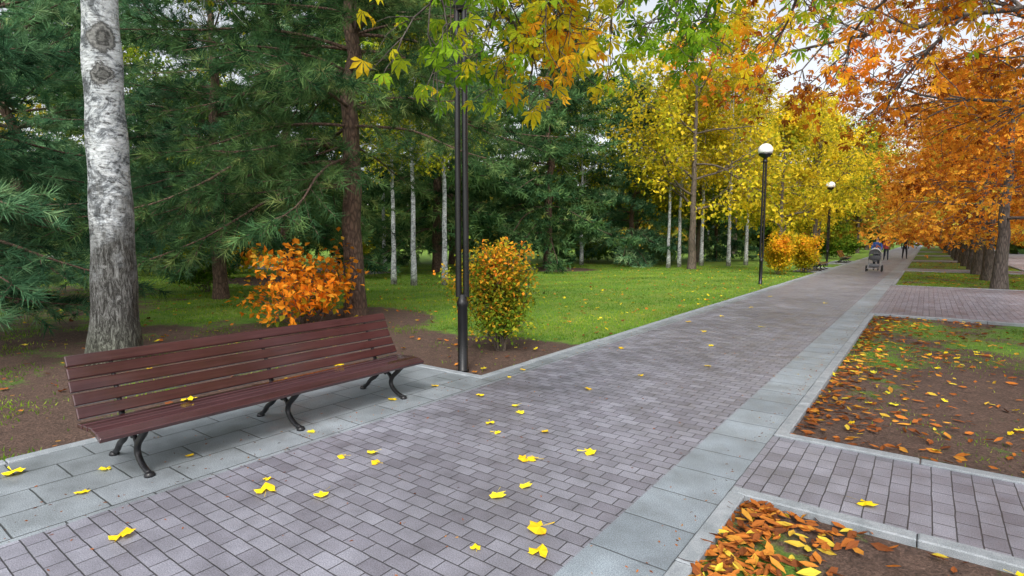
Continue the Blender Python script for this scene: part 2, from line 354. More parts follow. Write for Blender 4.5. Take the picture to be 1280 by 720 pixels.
kerb(-.955,6,3.65,3.75); kerb(-.955,6,4.95,5.05); kerb(-.955,6,14.4,14.5); kerb(-.955,40,23.7,23.8)
kerb(4.0,4.1,5.05,14.4)
for a0,a1 in plan[1:]:
    kerb(-.955,-.855,a0,a1); kerb(4.0,4.1,a0,a1)
    if a0>30: kerb(-.855,4.0,a0-.1,a0)
    kerb(-.855,4.0,a1,a1+.1)
kerb(-5.43,-5.33,-8,4.95); kerb(-5.43,-4.13,4.95,5.05)
prev=5.05
for y0,y1 in bumps[1:]:
    kerb(-4.23,-4.13,prev,y0-.1); kerb(-5.43,-4.13,y0-.1,y0); kerb(-5.43,-5.33,y0,y1); kerb(-5.43,-4.13,y1,y1+.1); prev=y1+.1
kerb(-4.23,-4.13,prev,200)
kind(obj('kerb',KG.mesh('kerb',M_kerb,False)),'structure')
G=Geo(); G.add([[-80,13.5,.045],[-20,16.0,.045],[-20,18.0,.045],[-80,16.2,.045]],[[0,1,2,3]])
kind(obj('asphalt_path',G.mesh('asphalt_path',M_asph,False)),'structure')

# ------------------------------------------------------------------ bench
def build_bench():
    e=empty('park_bench')
    L=2.9
    prof=[(.335,.352,-18),(.255,.368,-4),(.165,.366,3),(.075,.362,4),(-.015,.360,4)]
    G=Geo(); rb=random.Random(4)
    for x,z,an in prof:
        an+=rb.uniform(-1.5,1.5); c,s=math.cos(math.radians(an)),math.sin(math.radians(an))
        G.box((x,rb.uniform(-.006,.006),z+rb.uniform(-.002,.002)),(.080,L,.036),rot=[[c,0,-s],[0,1,0],[s,0,c]],bev=.006)
    obj('seat',G.mesh('seat',M_wood,False),parent=e)
    G=Geo(); p0=np.array([-.085,.430]); p1=np.array([-.262,.775]); d=p1-p0; an=math.atan2(d[1],d[0])
    for q in range(5):
        pp=p0+d*(q/4.0); an2=an+math.radians(rb.uniform(-1.5,1.5)); c,s=math.cos(an2),math.sin(an2)
        G.box((pp[0]+.012*math.sin(q/4*pi)*-1,rb.uniform(-.006,.006),pp[1]),(.083,L,.032),rot=[[c,0,-s],[0,1,0],[s,0,c]],bev=.006)
    obj('backrest',G.mesh('backrest',M_wood,False),parent=e)
    G=Geo()
    def sw(pts,r0,r1):
        P=np.array([[x,0,z] for x,z in pts])
        t=np.linspace(0,len(P)-1,len(P)*5); out=[]
        for tt in t:
            i=min(int(tt),len(P)-2); f=tt-i; a=P[max(i-1,0)];b=P[i];c=P[i+1];dd=P[min(i+2,len(P)-1)]
            out.append(.5*((2*b)+(-a+c)*f+(2*a-5*b+4*c-dd)*f*f+(-a+3*b-3*c+dd)*f**3))
        G.tube(out,np.linspace(r0,r1,len(out)),8,True,ref=np.array([0,1.0,0]))
    sw([(.31,.325),(.25,.27),(.17,.20),(.15,.13),(.20,.07),(.27,.035),(.33,.022)],.026,.020)
    sw([(-.02,.325),(-.03,.25),(-.10,.17),(-.18,.12),(-.24,.06),(-.30,.022)],.026,.020)
    sw([(.16,.18),(.12,.23),(.04,.25),(-.03,.23),(-.08,.185)],.018,.018)
    sw([(.33,.322),(.2,.338),(.05,.334),(-.08,.335)],.018,.020)
    sw([(-.02,.33),(-.10,.37),(-.125,.44),(-.20,.60),(-.285,.79)],.022,.014)
    for x in(.34,-.31): G.lathe([(0.001,0),(.034,0),(.036,.012),(.026,.03),(.001,.036)],(x,0,0),10)
    th=np.linspace(0,1.6*pi,18); G.tube([[.06+.05*(1-t/9)*math.cos(t),0,.30-.045+.035*math.sin(t)] for t in th],.009,6,ref=np.array([0,1.0,0]))
    lm=G.mesh('leg',M_iron,True)
    for y in(-1.17,0,1.18): obj('leg',lm,(0,y,0),parent=e)
    return e
bench=build_bench(); bench.location=(-4.60,2.67,0)
tag(bench,'long red-brown slatted bench with curved black iron legs on slab paving','bench','park benches along the path')
for (y) in (33.2,44.6):
    bn=copy_thing(bench,'park_bench',(-4.62,y,0)); tag(bn,'slatted park bench beside the tree-lined path','bench','park benches along the path')
# ------------------------------------------------------------------ lamps
m=M('white_globe_glass'); n_=m.noise(m.obj(),6,3)
M_globe=m.pbr(m.ramp(n_.outputs[0],[(.3,(.86,.86,.85)),(.7,(.9,.9,.9))]).outputs[0],.25,None,**{'Coat Weight':.3})
lamp=empty('street_lamp')
G=Geo(); G.lathe([(.001,0),(.075,0),(.075,.02),(.064,.03),(.062,.82),(.072,.83),(.072,.88),(.062,.90),(.05,.95),(.045,.98)],sides=16)
obj('base',G.mesh('base',M_black),parent=lamp)
G=Geo(); G.tube([[-.038,-.028,.95],[-.035,-.026,4.45]],[.040,.034],12); G.tube([[.038,.028,.95],[.035,.026,4.45]],[.040,.034],12)
obj('pole',G.mesh('pole',M_black),parent=lamp)
G=Geo(); G.lathe([(.05,4.40),(.10,4.44),(.07,4.50),(.06,4.58),(.16,4.64),(.23,4.70),(.24,4.74),(.14,4.75)],sides=20)
obj('collar',G.mesh('collar',M_black),parent=lamp)
G=Geo(); G.lathe([(.14,4.74)]+[(.255*math.cos(t),4.86+.245*math.sin(t)) for t in np.linspace(-.4,pi/2-.01,14)],sides=24)
obj('lamp_globe',G.mesh('lamp_globe',M_globe),parent=lamp)
lamp.location=(-4.66,5.22,0-.03); tag(lamp,'tall black lamp post of paired pipes at the kerb corner','street lamp','street lamps along the path')
for y in(22.0,38.9): tag(copy_thing(lamp,'street_lamp',(-4.90,y,-.03)),'black lamp post with white globe at the lawn edge','street lamp','street lamps along the path')

# ------------------------------------------------------------------ trees
def norm(v): return v/(v.length+1e-9)
def rot_off(d,ang,az):
    ref=Vector((0,0,1)) if abs(d.z)<.9 else Vector((1,0,0))
    u=norm(d.cross(ref)); v=d.cross(u)
    return norm(d*math.cos(ang)+(u*math.cos(az)+v*math.sin(az))*math.sin(ang))
def grow(p,d,L,r,lev,c,lines,sites,R):
    n=max(3,int(L/c['seg'][lev])); pts=[tuple(p)]; dd=d; P=p.copy(); nodes=[(P.copy(),dd.copy())]
    for i in range(n):
        w=c['wig'][lev]
        dd=norm(dd+Vector((R.gauss(0,w),R.gauss(0,w),R.gauss(0,w)+c['trop'][lev])))
        P=P+dd*(L/n); pts.append(tuple(P)); nodes.append((P.copy(),dd.copy()))
    rad=[r*(1-(1-c['tap'])*i/n) for i in range(n+1)]
    lines.append((pts,rad,lev))
    if lev==c['max']:
        for q in nodes[1:]: sites.append((tuple(q[0]),tuple(q[1])))
        return
    k=c['n'][lev]
    for i in range(k):
        t=c['t0'][lev]+(1-c['t0'][lev])*((i+R.random())/k); ix=min(n,max(1,round(t*n)))
        q,qd=nodes[ix]
        ang=math.radians(R.uniform(*c['ang'][lev])); az=R.uniform(0,2*pi)
        nd=rot_off(qd,ang,az)
        grow(q,nd,L*c['ratio'][lev]*R.uniform(.75,1.2)*(1.15-.35*t),max(.004,rad[ix]*.62),lev+1,c,lines,sites,R)
def tubes_mesh(name,lines,mat,sides=(12,8,5,4,3)):
    G=Geo()
    for pts,rad,lev in lines: G.tube(pts,rad,sides[min(lev,4)])
    return G.mesh(name,mat,True)
def leaves_on(sites,k,size,T,spread,rng,down=.35,tonef=None):
    P=np.array([s[0] for s in sites]); D=np.array([s[1] for s in sites])
    P=np.repeat(P,k,0); D=np.repeat(D,k,0); n=len(P)
    P=P+rng.normal(0,spread,(n,3))
    dr=D*.6+rng.normal(0,.7,(n,3)); dr[:,2]-=down
    N=rng.normal(0,.45,(n,3)); N[:,2]+=1
    S=size*rng.uniform(.65,1.2,n)
    tone=np.clip(rng.normal(.5,.2,n),0,1)
    if tonef is not None: tone=tonef(P,tone)
    return scatter(T,P,dr,N,S,tone)
def make_tree(name,cfg,trunk_h,r0,seed,leafk,leafsize,T,spread,mleaf,mbark,limb_z=(.28,1.0),nl=9,limbL=3.2,env=None,pitch=(20,60),zmin=0,lr=.5):
    R=random.Random(seed); rng=np.random.default_rng(seed)
    lines=[];sites=[]
    n=14; P=Vector((0,0,-.15)); pts=[tuple(P)]; rad=[r0*1.35]
    for i in range(1,n+1):
        z=trunk_h*i/n; P=Vector((R.gauss(0,.018),R.gauss(0,.018),z)); pts.append(tuple(P)); rad.append(r0*(1-.8*(i/n))*(1.0 if i>1 else 1.1))
    lines.append((pts,rad,0))
    for i in range(nl):
        t=limb_z[0]+(limb_z[1]-limb_z[0])*(i+R.random()*.6)/nl; ix=max(1,min(n-1,round(t*n))); az=i*2.4+R.uniform(-.4,.4)
        el=math.radians(R.uniform(*pitch))*(.5+.9*t)
        d=Vector((math.cos(az)*math.cos(el),math.sin(az)*math.cos(el),math.sin(el)))
        e=1.0 if env is None else env(t)
        grow(Vector(pts[ix]),d,limbL*e*R.uniform(.85,1.15),rad[ix]*lr,1,cfg,lines,sites,R)
    if zmin:
        sites=[s for s in sites if s[0][2]>zmin]; lines=[l for l in lines if l[2]==0 or min(q[2] for q in l[0])>zmin-.25]
    e=empty(name)
    obj('trunk',tubes_mesh('trunk',lines,mbark),parent=e)
    V,F,t=leaves_on(sites,leafk,leafsize,T,spread,rng)
    obj('crown',make_mesh('crown',V,F,mleaf,tone=t),parent=e)
    return e
cfgD=dict(seg=[.5,.45,.35,.25,.2],wig=[.05,.13,.18,.22,.2],trop=[0,.02,.0,-.03,-.05],tap=.35,n=[0,7,6,5],t0=[0,.25,.2,.1],ang=[(0,0),(30,60),(30,65),(30,70)],ratio=[0,.52,.55,.6],max=3)
cfgC=dict(cfgD); cfgC['trop']=[0,-.03,-.05,-.06,-.07]
cfgN=dict(cfgC); cfgN['trop']=[0,-.012,-.05,-.06,-.07]; cfgN['n']=[0,11,8,5]; cfgN['ratio']=[0,.40,.52,.6]; cfgN['wig']=[.05,.12,.2,.24,.2]
HID=[]
def park(e): HID.append(e); return e
env_round=lambda t: max(.35,math.sin(min(1,max(0,(t-.05)/.95))*pi*.93)**.6)
chN=park(make_tree('chestnut_tree',cfgN,7.4,.24,11,3,.088,T_palm(5,.19,75,.3,False),.10,M_rust,M_barkch,(.42,1.0),13,4.3,env=lambda t:max(.4,1.05-.45*t),pitch=(14,45),zmin=2.9,lr=.28))
chF=park(make_tree('chestnut_tree',cfgC,7.0,.22,12,5,.165,T_palm(3,.26,60,.2,False),.2,M_orange,M_barkch,(.31,1.0),14,3.5,env=env_round,pitch=(2,48),zmin=1.75,lr=.28))
rr=random.Random(5)
yy=24.2; pos=[]
while yy<130: pos.append((1.95+rr.uniform(-.06,.06),yy)); yy+=5.0
for q,(x,y) in enumerate(pos):
    if any(a1<y<b0 for (a0,a1),(b0,b1) in zip(plan[1:],plan[2:])): y+=2.4
    t=copy_thing(chF,'chestnut_tree',(x,y,-.04),rr.uniform(0,6.28),rr.uniform(.9,1.1)); tag(t,'chestnut tree with orange autumn leaves in a kerbed strip','tree','row of chestnut trees along the path')
for x,y,rz,s in((1.95,7.6,.8,1.0),(1.95,13.0,3.9,1.0)):
    t=copy_thing(chN,'chestnut_tree',(x,y,-.04),rz,s); tag(t,'chestnut tree with drooping orange boughs over leaf-strewn soil','tree','row of chestnut trees along the path')
for q in range(5):
    t=copy_thing(chF,'chestnut_tree',(9.5+rr.uniform(-.4,.4),30+q*10,-.02),rr.uniform(0,6.28),rr.uniform(.95,1.15)); tag(t,'chestnut tree with orange leaves across the plaza','tree','chestnut trees across the plaza')

def guided_tree():
    R=random.Random(77); rng=np.random.default_rng(77); lines=[];sites=[]
    lines.append(([(1.95,2,-.2),(1.95,2,.1),(1.93,2.02,1.2),(1.96,2,2.4),(1.9,2.05,3.6),(1.95,2,5.2),(1.9,2,6.6)],[.36,.29,.26,.24,.19,.12,.05],0))
    limbs=[[(1.95,2,2.5),(.6,2.2,3.5),(-1,2.6,3.85),(-2.05,2.8,3.65),(-2.30,3.0,3.25),(-2.2,3.15,2.95)],
      [(-1.2,2.6,3.8),(-2.1,2.6,3.5),(-2.55,2.58,3.1)],
      [(-1.0,2.65,3.8),(-1.9,3.1,3.5),(-2.15,3.45,3.15)],
      [(-.9,2.7,3.8),(-1.8,2.9,3.45),(-2.05,3.15,3.1)],
      [(1.95,2,2.8),(.8,3.2,3.9),(-.6,4.2,4.0),(-1.35,4.7,3.7),(-1.55,4.65,3.35)],
      [(-.4,4.1,3.95),(-1.5,4.0,3.7),(-1.95,3.85,3.3)],
      [(-.2,3.9,3.95),(-1.4,4.4,3.75),(-1.75,4.35,3.35)],
      [(-.3,4.2,3.95),(-.85,5.0,3.7),(-1.15,5.4,3.35)],
      [(1.95,2,3.2),(2.4,3.4,4.2),(1.6,4.8,4.4),(.6,6.0,4.0),(.1,6.7,3.7)],
      [(1.2,5.3,4.25),(.2,5.8,4.1),(-.6,6.4,3.75),(-.8,6.9,3.45)],
      [(1.95,2,3.4),(3.6,1.2,4.6),(5,1,5)],[(1.95,2,3.6),(1.6,0,4.8),(1.4,-1.5,5.2)],[(1.95,2,4),(.2,.6,5.3),(-1.2,.2,5.6)]]
    c=dict(cfgC); c['trop']=[0,-.015,-.04,-.05,-.06]; c['seg']=[.5,.3,.14,.10,.1]; c['wig']=[.05,.1,.2,.25,.2]; c['ratio']=[0,.5,.62,.6]; c['n']=[0,5,4,3]
    for li,Lm in enumerate(limbs):
        P=[Vector(q) for q in Lm]; out=[]
        for i in range(len(P)-1):
            a_=P[max(i-1,0)];b_=P[i];c_=P[i+1];d_=P[min(i+2,len(P)-1)]
            for f in (0,.25,.5,.75):
                out.append(.5*((2*b_)+(-a_+c_)*f+(2*a_-5*b_+4*c_-d_)*f*f+(-a_+3*b_-3*c_+d_)*f**3)+Vector((R.gauss(0,.02),R.gauss(0,.02),R.gauss(0,.02))))
        out.append(P[-1]); n=len(out)
        thick=.075 if Lm[0][0]>1.5 else .018
        rad=[thick*(1-i/n)+.005 for i in range(n)]
        lines.append(([tuple(q) for q in out],rad,1))
        st=.45 if thick>.05 else .25
        for i in range(int(n*st),n):
            for _ in range(2):
                d=norm(out[min(i+1,n-1)]-out[i-1]); nd=rot_off(d,math.radians(R.uniform(30,75)),R.uniform(0,2*pi)); nd.z-=.12
                grow(out[i],norm(nd),R.uniform(.3,.55),.006,2,c,lines,sites,R)
    e=empty('chestnut_tree')
    obj('trunk',tubes_mesh('trunk',lines,M_barkch),parent=e)
    sel=[s for s in sites if R.random()<.8]
    def tf(P,t):
        return np.clip(t*.8+.12+.22*np.sin(P[:,0]*3.1+P[:,1]*2.3)-.06*((P[:,1]>3.6)&(P[:,1]<5))+.25*(P[:,1]>5.6),0,1)
    V,F,t=leaves_on(sel,1,.102,T_palm(5,.19,80,.4,True),.05,rng,.5,tf)
    obj('crown',make_mesh('crown',V,F,M_sprig,tone=t),parent=e)
    return e
gt=guided_tree(); tag(gt,'chestnut tree with green and yellow leaves hanging over the paving','tree','row of chestnut trees along the path')

# pines
def make_pine(seed,Ht,Rc,z0,r0,fine,mneed,ds=None,tuft=None,top=8.0,step=None):
    R=random.Random(seed); rng=np.random.default_rng(seed); lines=[]; SP=[];SD=[]
    n=20; pts=[];rad=[]
    for i in range(n+1):
        z=Ht*i/n-.1; pts.append((R.gauss(0,.03)*i*.3,R.gauss(0,.03)*i*.3,z)); rad.append(r0*(1.25 if i==0 else 1-.93*i/n)+.01)
    lines.append((pts,rad,0))
    z=z0; step=step or (.38 if fine else .55); ds=ds or (.17 if fine else .27)
    nn,nw,cone,size=tuft or ((24,.055,62,.25) if fine else (9,.20,68,.36))
    if not fine: top=99
    while z<Ht*.98:
        t=(z-z0)/(Ht-z0); k=R.choice((4,5,5)) if t<.8 else 4
        if z>top: step=.9
        for q in range(k):
            az=R.uniform(0,2*pi); L=Rc*(1-t)**.75*R.uniform(.6,1.12)*(.8+.2*min(1,t/.12))+.3
            el=math.radians(0+52*t+R.uniform(-8,8)); x,y,zz=pts[min(n,int(z/Ht*n))]; P=Vector((x,y,z)); d=Vector((math.cos(az)*math.cos(el),math.sin(az)*math.cos(el),math.sin(el)))
            m_=max(4,int(L/.32)); bp=[tuple(P)];nodes=[(P.copy(),d.copy())]
            for i in range(m_):
                f=i/m_; d=norm(d+Vector((R.gauss(0,.06),R.gauss(0,.06),(-.08 if f<.6 else .07)*(1-t)+R.gauss(0,.03))))
                P=P+d*(L/m_); bp.append(tuple(P)); nodes.append((P.copy(),d.copy()))
            lines.append((bp,[.035*(L/Rc)*(1-i/(m_+1))+.005 for i in range(m_+1)],1))
            for i in range(1,m_+1):
                f=i/m_
                if f<.14: continue
                for sgn in(-1,1):
                    q0,qd=nodes[i]; ang=R.uniform(.5,1.15)*sgn
                    sd=Vector((qd.x*math.cos(ang)-qd.y*math.sin(ang),qd.x*math.sin(ang)+qd.y*math.cos(ang),qd.z+R.uniform(-.55,.20))); sd=norm(sd)
                    SL=(.35+.28*L*(1.1-f))*R.uniform(.6,1.2); mm=max(2,int(SL/ds)); Q=q0.copy(); sp=[tuple(Q)]
                    for j in range(mm):
                        sd=norm(sd+Vector((R.gauss(0,.1),R.gauss(0,.1),.01+R.gauss(0,.08)))); Q=Q+sd*(SL/mm); sp.append(tuple(Q)); SP.append(tuple(Q)); SD.append(tuple(sd))
                    if fine and z<top: lines.append((sp,[.005]*len(sp),4))
            SP.append(tuple(P)); SD.append(tuple(d))
        z+=step*R.uniform(.8,1.2)
    e=empty('pine_tree')
    obj('trunk',tubes_mesh('trunk',lines,M_barkpine),parent=e)
    P=np.array(SP);D=np.array(SD); n=len(P); parts=[]
    for v in range(4):
        s=np.arange(n)%4==v; N=rng.normal(size=(s.sum(),3)); Dv=D[s]+rng.normal(0,.2,(s.sum(),3)); Dv[:,2]+=.10
        parts.append(scatter(T_needles(nn,nw,cone,v),P[s],Dv,N,size*rng.uniform(.8,1.15,s.sum()),np.clip(rng.normal(.48,.22,s.sum()),0,1)))
    V,F,t=merge(parts)
    obj('crown',make_mesh('crown',V,F,mneed,tone=t),parent=e)
    return e
pA=park(make_pine(1,13.5,4.7,2.7,.21,True,M_pine))
pN=park(make_pine(8,10,3.7,1.0,.16,True,M_pineblue,ds=.18,tuft=(26,.06,60,.27),top=6.5,step=.40))
pF=park(make_pine(2,15,4.8,1.9,.22,False,M_pine))
pG=park(make_pine(3,12,4.1,1.2,.18,False,M_pineblue))
PL='dark green pine tree with long drooping needle boughs on the lawn'
def pine(src,x,y,rz,s,label=PL,mats=None):
    t=copy_thing(src,'pine_tree',(x,y,float(gz(x,y))),rz,s,mats); tag(t,label,'tree','pine trees on the lawn'); return t
pine(pA,-9.5,7.3,.3,1.0,'large dark pine tree behind the orange shrub')
pine(pN,-18.5,4.0,2.2,1.1,'bluish pine tree with low boughs on bare soil')
pine(pN,-11.4,1.0,4.0,.9,'bluish pine tree with long needles beside the birch')
pine(pA,-15.2,7.3,1.2,.85,mats={'crown':M_pineblue})
for x,y,rz,s,src in [(-20.2,12.4,1,1.0,pF),(-16.1,24.8,2,1.05,pF),(-14.4,31.5,3,.95,pG),(-19,19.5,4,1.1,pF),(-28,9,5,1.1,pF),(-24,26,1.2,1.1,pF),(-30,22,3.3,1.15,pF),(-21,34,4.4,1.1,pF),(-12.5,42,2.5,.8,pG)]:
    pine(src,x,y,rz,s)

dY=park(make_tree('maple_tree',cfgD,9.5,.17,21,5,.20,T_quad(.36),.24,M_yellow,M_bark,(.25,1.0),15,3.6,env=env_round,pitch=(12,55)))
dY2=park(make_tree('maple_tree',cfgD,8.5,.16,22,5,.25,T_quad(.36),.25,M_yellow,M_bark,(.22,1.0),13,3.2,env=env_round,pitch=(10,60)))
cfgB=dict(cfgD); cfgB['trop']=[0,.05,-.06,-.12,-.1]
bi=park(make_tree('birch_tree',cfgB,11,.11,31,4,.15,T_quad(.36),.18,M_ygreen,M_birchS,(.38,1.0),14,2.0,env=env_round,pitch=(30,60)))
def dec(src,name,x,y,rz,s,label,grp,mat=None):
    t=copy_thing(src,name,(x,y,float(gz(x,y))),rz,s,{'crown':mat} if mat else None); tag(t,label,'tree',grp); return t
dec(dY,'maple_tree',-10,29.4,0,1.15,'broad maple tree with yellow autumn leaves on the lawn','yellow trees on the lawn')
for x,y,rz,s,src,mt in [(-7.8,40,1,1.0,dY2,None),(-7.2,50,2,1.15,dY,None),(-12.5,38,3,1.0,dY2,M_ygreen),(-8.5,61,4,1.3,dY2,None),(-17,38,5,1.2,dY2,M_ygreen),(-6.5,75,4,1.3,dY,M_ygreen),(-24,42,.4,1.3,dY,M_ygreen),(-30,34,.9,1.3,dY,M_ygreen),(-42,20,1.9,1.3,dY2,M_ygreen),(-38,12,.9,1.2,dY,M_ygreen),(-34,4,4.9,1.2,dY2,M_yellow),(-16,60,3,1.4,dY,M_green),(-7,95,3,1.5,dY2,None),(-12,80,3,1.5,dY,M_green)]:
    lab={None:'maple tree with bright yellow leaves near the path',M_yellow:'yellow leafy tree behind the pines',M_ygreen:'leafy tree turning yellow green behind the lawn',M_green:'dark green leafy tree behind the pines'}[mt]
    dec(src,'maple_tree',x,y,rz,s,lab,'leafy trees around the lawn',mt)
for x,y,s,mt in [(-15,13.2,.8,None),(-14.1,13.3,.85,None),(-13.6,14.3,.9,None),(-11.5,30.0,.9,M_yellow),(-11.25,31.0,.9,M_yellow),(-11.0,32.6,1,M_yellow),(-10.75,33.3,1,M_yellow),(-9.4,34.1,1,M_yellow),(-8.9,36,1,M_yellow),(-22,16,.9,None),(-20.5,17.5,.9,None),(-17,30,1,None)]:
    dec(bi,'birch_tree',x,y,rr.uniform(0,6),s,'slender birch tree with a white trunk','slender birch trees',mt)
def big_birch():
    R=random.Random(9); rng=np.random.default_rng(9); lines=[];sites=[]
    n=40; pts=[];rad=[]
    for i in range(n+1):
        z=-.1+9*i/n; pts.append((.02*math.sin(z*1.3)+.028*z,.012*z+.02*math.sin(z*.9),z)); rad.append((.268-.018*z)*(1+.28*math.exp(-max(z,0)*2.5))+.008*math.sin(z*7)+.012*math.exp(-((z-4.0)/.35)**2))
    lines.append((pts,rad,0))
    for i in range(10):
        z=5.2+.38*i; az=i*2.4; d=Vector((math.cos(az),math.sin(az),.6)); ix=int((z+.1)/9*n)
        grow(Vector(pts[ix]),norm(d),2.6,.07,1,cfgB,lines,sites,R)
    e=empty('birch_tree',(-8.5,2.67,.0))
    G=Geo()
    for pts_,rad_,lev in lines: G.tube(pts_,rad_,(28,8,5,4,3)[min(lev,4)])
    V=G.V[0]; k=.03*np.sin(np.arctan2(V[:,1],V[:,0])*5+V[:,2]*.8); V[:,0]*=1+k; V[:,1]*=1+k
    obj('trunk',G.mesh('trunk',M_birchB),parent=e)
    V,F,t=leaves_on(sites,3,.09,T_quad(.4),.12,rng); obj('crown',make_mesh('crown',V,F,M_ygreen,tone=t),parent=e)
    tag(e,'thick old birch trunk with pale scarred bark behind the bench','tree')
big_birch()

def shrub(name,x,y,w,h,nst,seed,mleaf,size,k,label,T=None,vase=.5,grp=None,sparse=1.0,sp=.5):
    R=random.Random(seed); rng=np.random.default_rng(seed); lines=[];sites=[]
    c=dict(seg=[.2,.14,.1,.08],wig=[.05,.09,.16,.2],trop=[0,.03,.0,0],tap=.35,n=[0,6,4],t0=[0,.2,.15],ang=[(0,0),(20,55),(25,65)],ratio=[0,.42,.5],max=3)
    if vase<.7: c['ratio']=[0,.24,.5]
    for i in range(nst):
        az=R.uniform(0,2*pi); s_=R.uniform(.1,1)*vase*w/2/h*1.6
        d=norm(Vector((math.cos(az)*s_,math.sin(az)*s_,1)))
        grow(Vector((R.uniform(-.08,.08)*w,R.uniform(-.08,.08)*w,-.05)),d,h*R.uniform(.6,.92),.012,1,c,lines,sites,R)
    e=empty(name,(x,y,float(gz(x,y))))
    obj('branches',tubes_mesh('branches',lines,M_bark,(6,5,4,3,3)),parent=e)
    sel=[s for s in sites if s[0][2]>.25*h*R.random()+.05 and R.random()<sparse]
    V,F,t=leaves_on(sel,k,size,T or T_quad(.36),size*sp,rng,.2); obj('foliage',make_mesh('foliage',V,F,mleaf,tone=t),parent=e)
    tag(e,label,'shrub',grp); return e
shrub('autumn_shrub',-9.05,5.85,2.1,1.58,14,41,M_hedgeor,.13,2,'wide shrub with orange red leaves on bare soil',vase=1.25,sparse=.72,sp=.7)
shrub('autumn_shrub',-5.05,6.55,.72,1.74,20,42,M_shrubmix,.062,6,'upright shrub with green and orange leaves near the kerb',vase=.62,sp=1.3)
shrub('autumn_shrub',-5.55,28.3,1.3,1.9,14,43,M_shrubyo,.12,5,'upright yellow orange shrub beside the path',vase=.69,grp='shrubs beside the path',sp=1)
shrub('autumn_shrub',-4.85,30.8,1.3,1.9,14,44,M_shrubyo,.12,5,'upright orange shrub beside the path',vase=.69,grp='shrubs beside the path',sp=1)
shrub('green_shrub',-17.5,8.0,1.8,1.6,12,45,M_green,.11,3,'dark green shrub on the lawn',vase=1.0)
for q,(x,y,s_,mt) in enumerate([(-30,12,3,M_ygreen),(-26,13,3,M_yellow),(-27,11.0,2.5,M_ygreen),(-25,20,3,M_ygreen),(-18,33,3,M_green),(-15,38,3,M_green),(-8,46,2.5,M_ygreen),(-6.5,52,2.5,M_green),(-6.2,62,2.5,M_green),(-34,10,3.5,M_ygreen),(-23,30,3,M_ygreen)]):
    shrub('green_shrub',x,y,s_,1.9,9,60+q,mt,.2,3,'low leafy shrub at the back of the lawn',vase=1.1,grp='shrubs at the back of the lawn')
for e in HID:
    for c in list(e.children): bpy.data.objects.remove(c)
    bpy.data.objects.remove(e)

rng=np.random.default_rng(99)
P=[];S=[];TT=[]
for q in range(150):
    an=rng.uniform(-.12,1.75); d=rng.uniform(75,120); cx,cy=-math.sin(an)*d,math.cos(an)*d
    if -6<cx<6: cx-=14
    hh=rng.uniform(7,14); n=420
    u=rng.normal(size=(n,3)); u/=np.linalg.norm(u,axis=1)[:,None]; u*=rng.uniform(.55,1,(n,1))
    P.append(np.array([cx,cy,hh*.5])+u*np.array([4,4,hh*.52])); S.append(rng.uniform(.7,1.3,n)); TT.append(np.clip(rng.normal(rng.uniform(.1,.9),.15,n),0,1))
for q in range(40):
    cx=rng.uniform(-14,40); cy=rng.uniform(150,210); hh=rng.uniform(9,16); n=420
    if q<26: cx=rng.uniform(14,45); cy=rng.uniform(60,150)
    u=rng.normal(size=(n,3)); u/=np.linalg.norm(u,axis=1)[:,None]; u*=rng.uniform(.55,1,(n,1))
    P.append(np.array([cx,cy,hh*.5])+u*np.array([5,5,hh*.52])); S.append(rng.uniform(.7,1.4,n)); TT.append(np.clip(rng.normal(rng.uniform(.3,1),.15,n),0,1))
P=np.vstack(P);S=np.concatenate(S);TT=np.concatenate(TT)
V,F,t=scatter(T_quad(.5),P,rng.normal(size=P.shape),rng.normal(size=P.shape),S,TT)
w=obj('distant_woods',make_mesh('distant_woods',V,F,leafmat('distant_leaves',[(0,(.05,.10,.03)),(.4,(.11,.18,.04)),(.7,(.4,.36,.05)),(1,(.6,.32,.05))],.3),tone=t)); kind(w,'stuff')

# ------------------------------------------------------------------ grass
n=280000
d=rng.uniform(0,1,n)**1.5*30+5.2; an=rng.uniform(-.05,1.45,n); x=-np.sin(an)*d; y=np.cos(an)*d
ok=(x<-4.25)&~((x>-5.45)&(y<5.1))&~((x>-5.45)&(y>31.1)&(y<36.2)); x=x[ok];y=y[ok]
dd=dirt(x,y)+.34*np.sin(x*2.3+y*1.9)*np.sin(x*1.1-y*2.7); keep=rng.random(len(x))>np.clip((dd-.15)*1.8,0,.985); x=x[keep];y=y[keep]
x2=rng.uniform(-.85,4,60000); y2=rng.uniform(5.1,35,60000); ok=((y2<14.4)|(y2>23.85)); x2=x2[ok];y2=y2[ok]
pt=np.sin(x2*2.1+1.3*np.sin(y2*1.1))*np.sin(y2*.9+1.7*np.sin(x2*.8)); keep=(rng.random(len(x2))<np.clip(.18-.9*pt+ (y2>20)*.6+.30*(y2>8),0.02,1)); x2=x2[keep];y2=y2[keep]
x=np.concatenate([x,x2]);y=np.concatenate([y,y2]); n=len(x)
P=np.stack([x,y,gz(x,y)-.003],1); D=rng.normal(0,.5,(n,3)); D[:,2]=1
dist=np.hypot(x,y)
Tb=([[-.13,0,0],[.13,0,0],[.03,1,.15]],[[0,1,2]])
V,F,t=scatter(Tb,P,D,rng.normal(size=(n,3)),rng.uniform(.022,.05,n)*(1+dist*.015)*np.where(x>-1,.75,1),np.clip(rng.normal(.55,.22,n),0,1))
kind(obj('lawn_grass',make_mesh('lawn_grass',V,F,M_grass,tone=t)),'stuff')

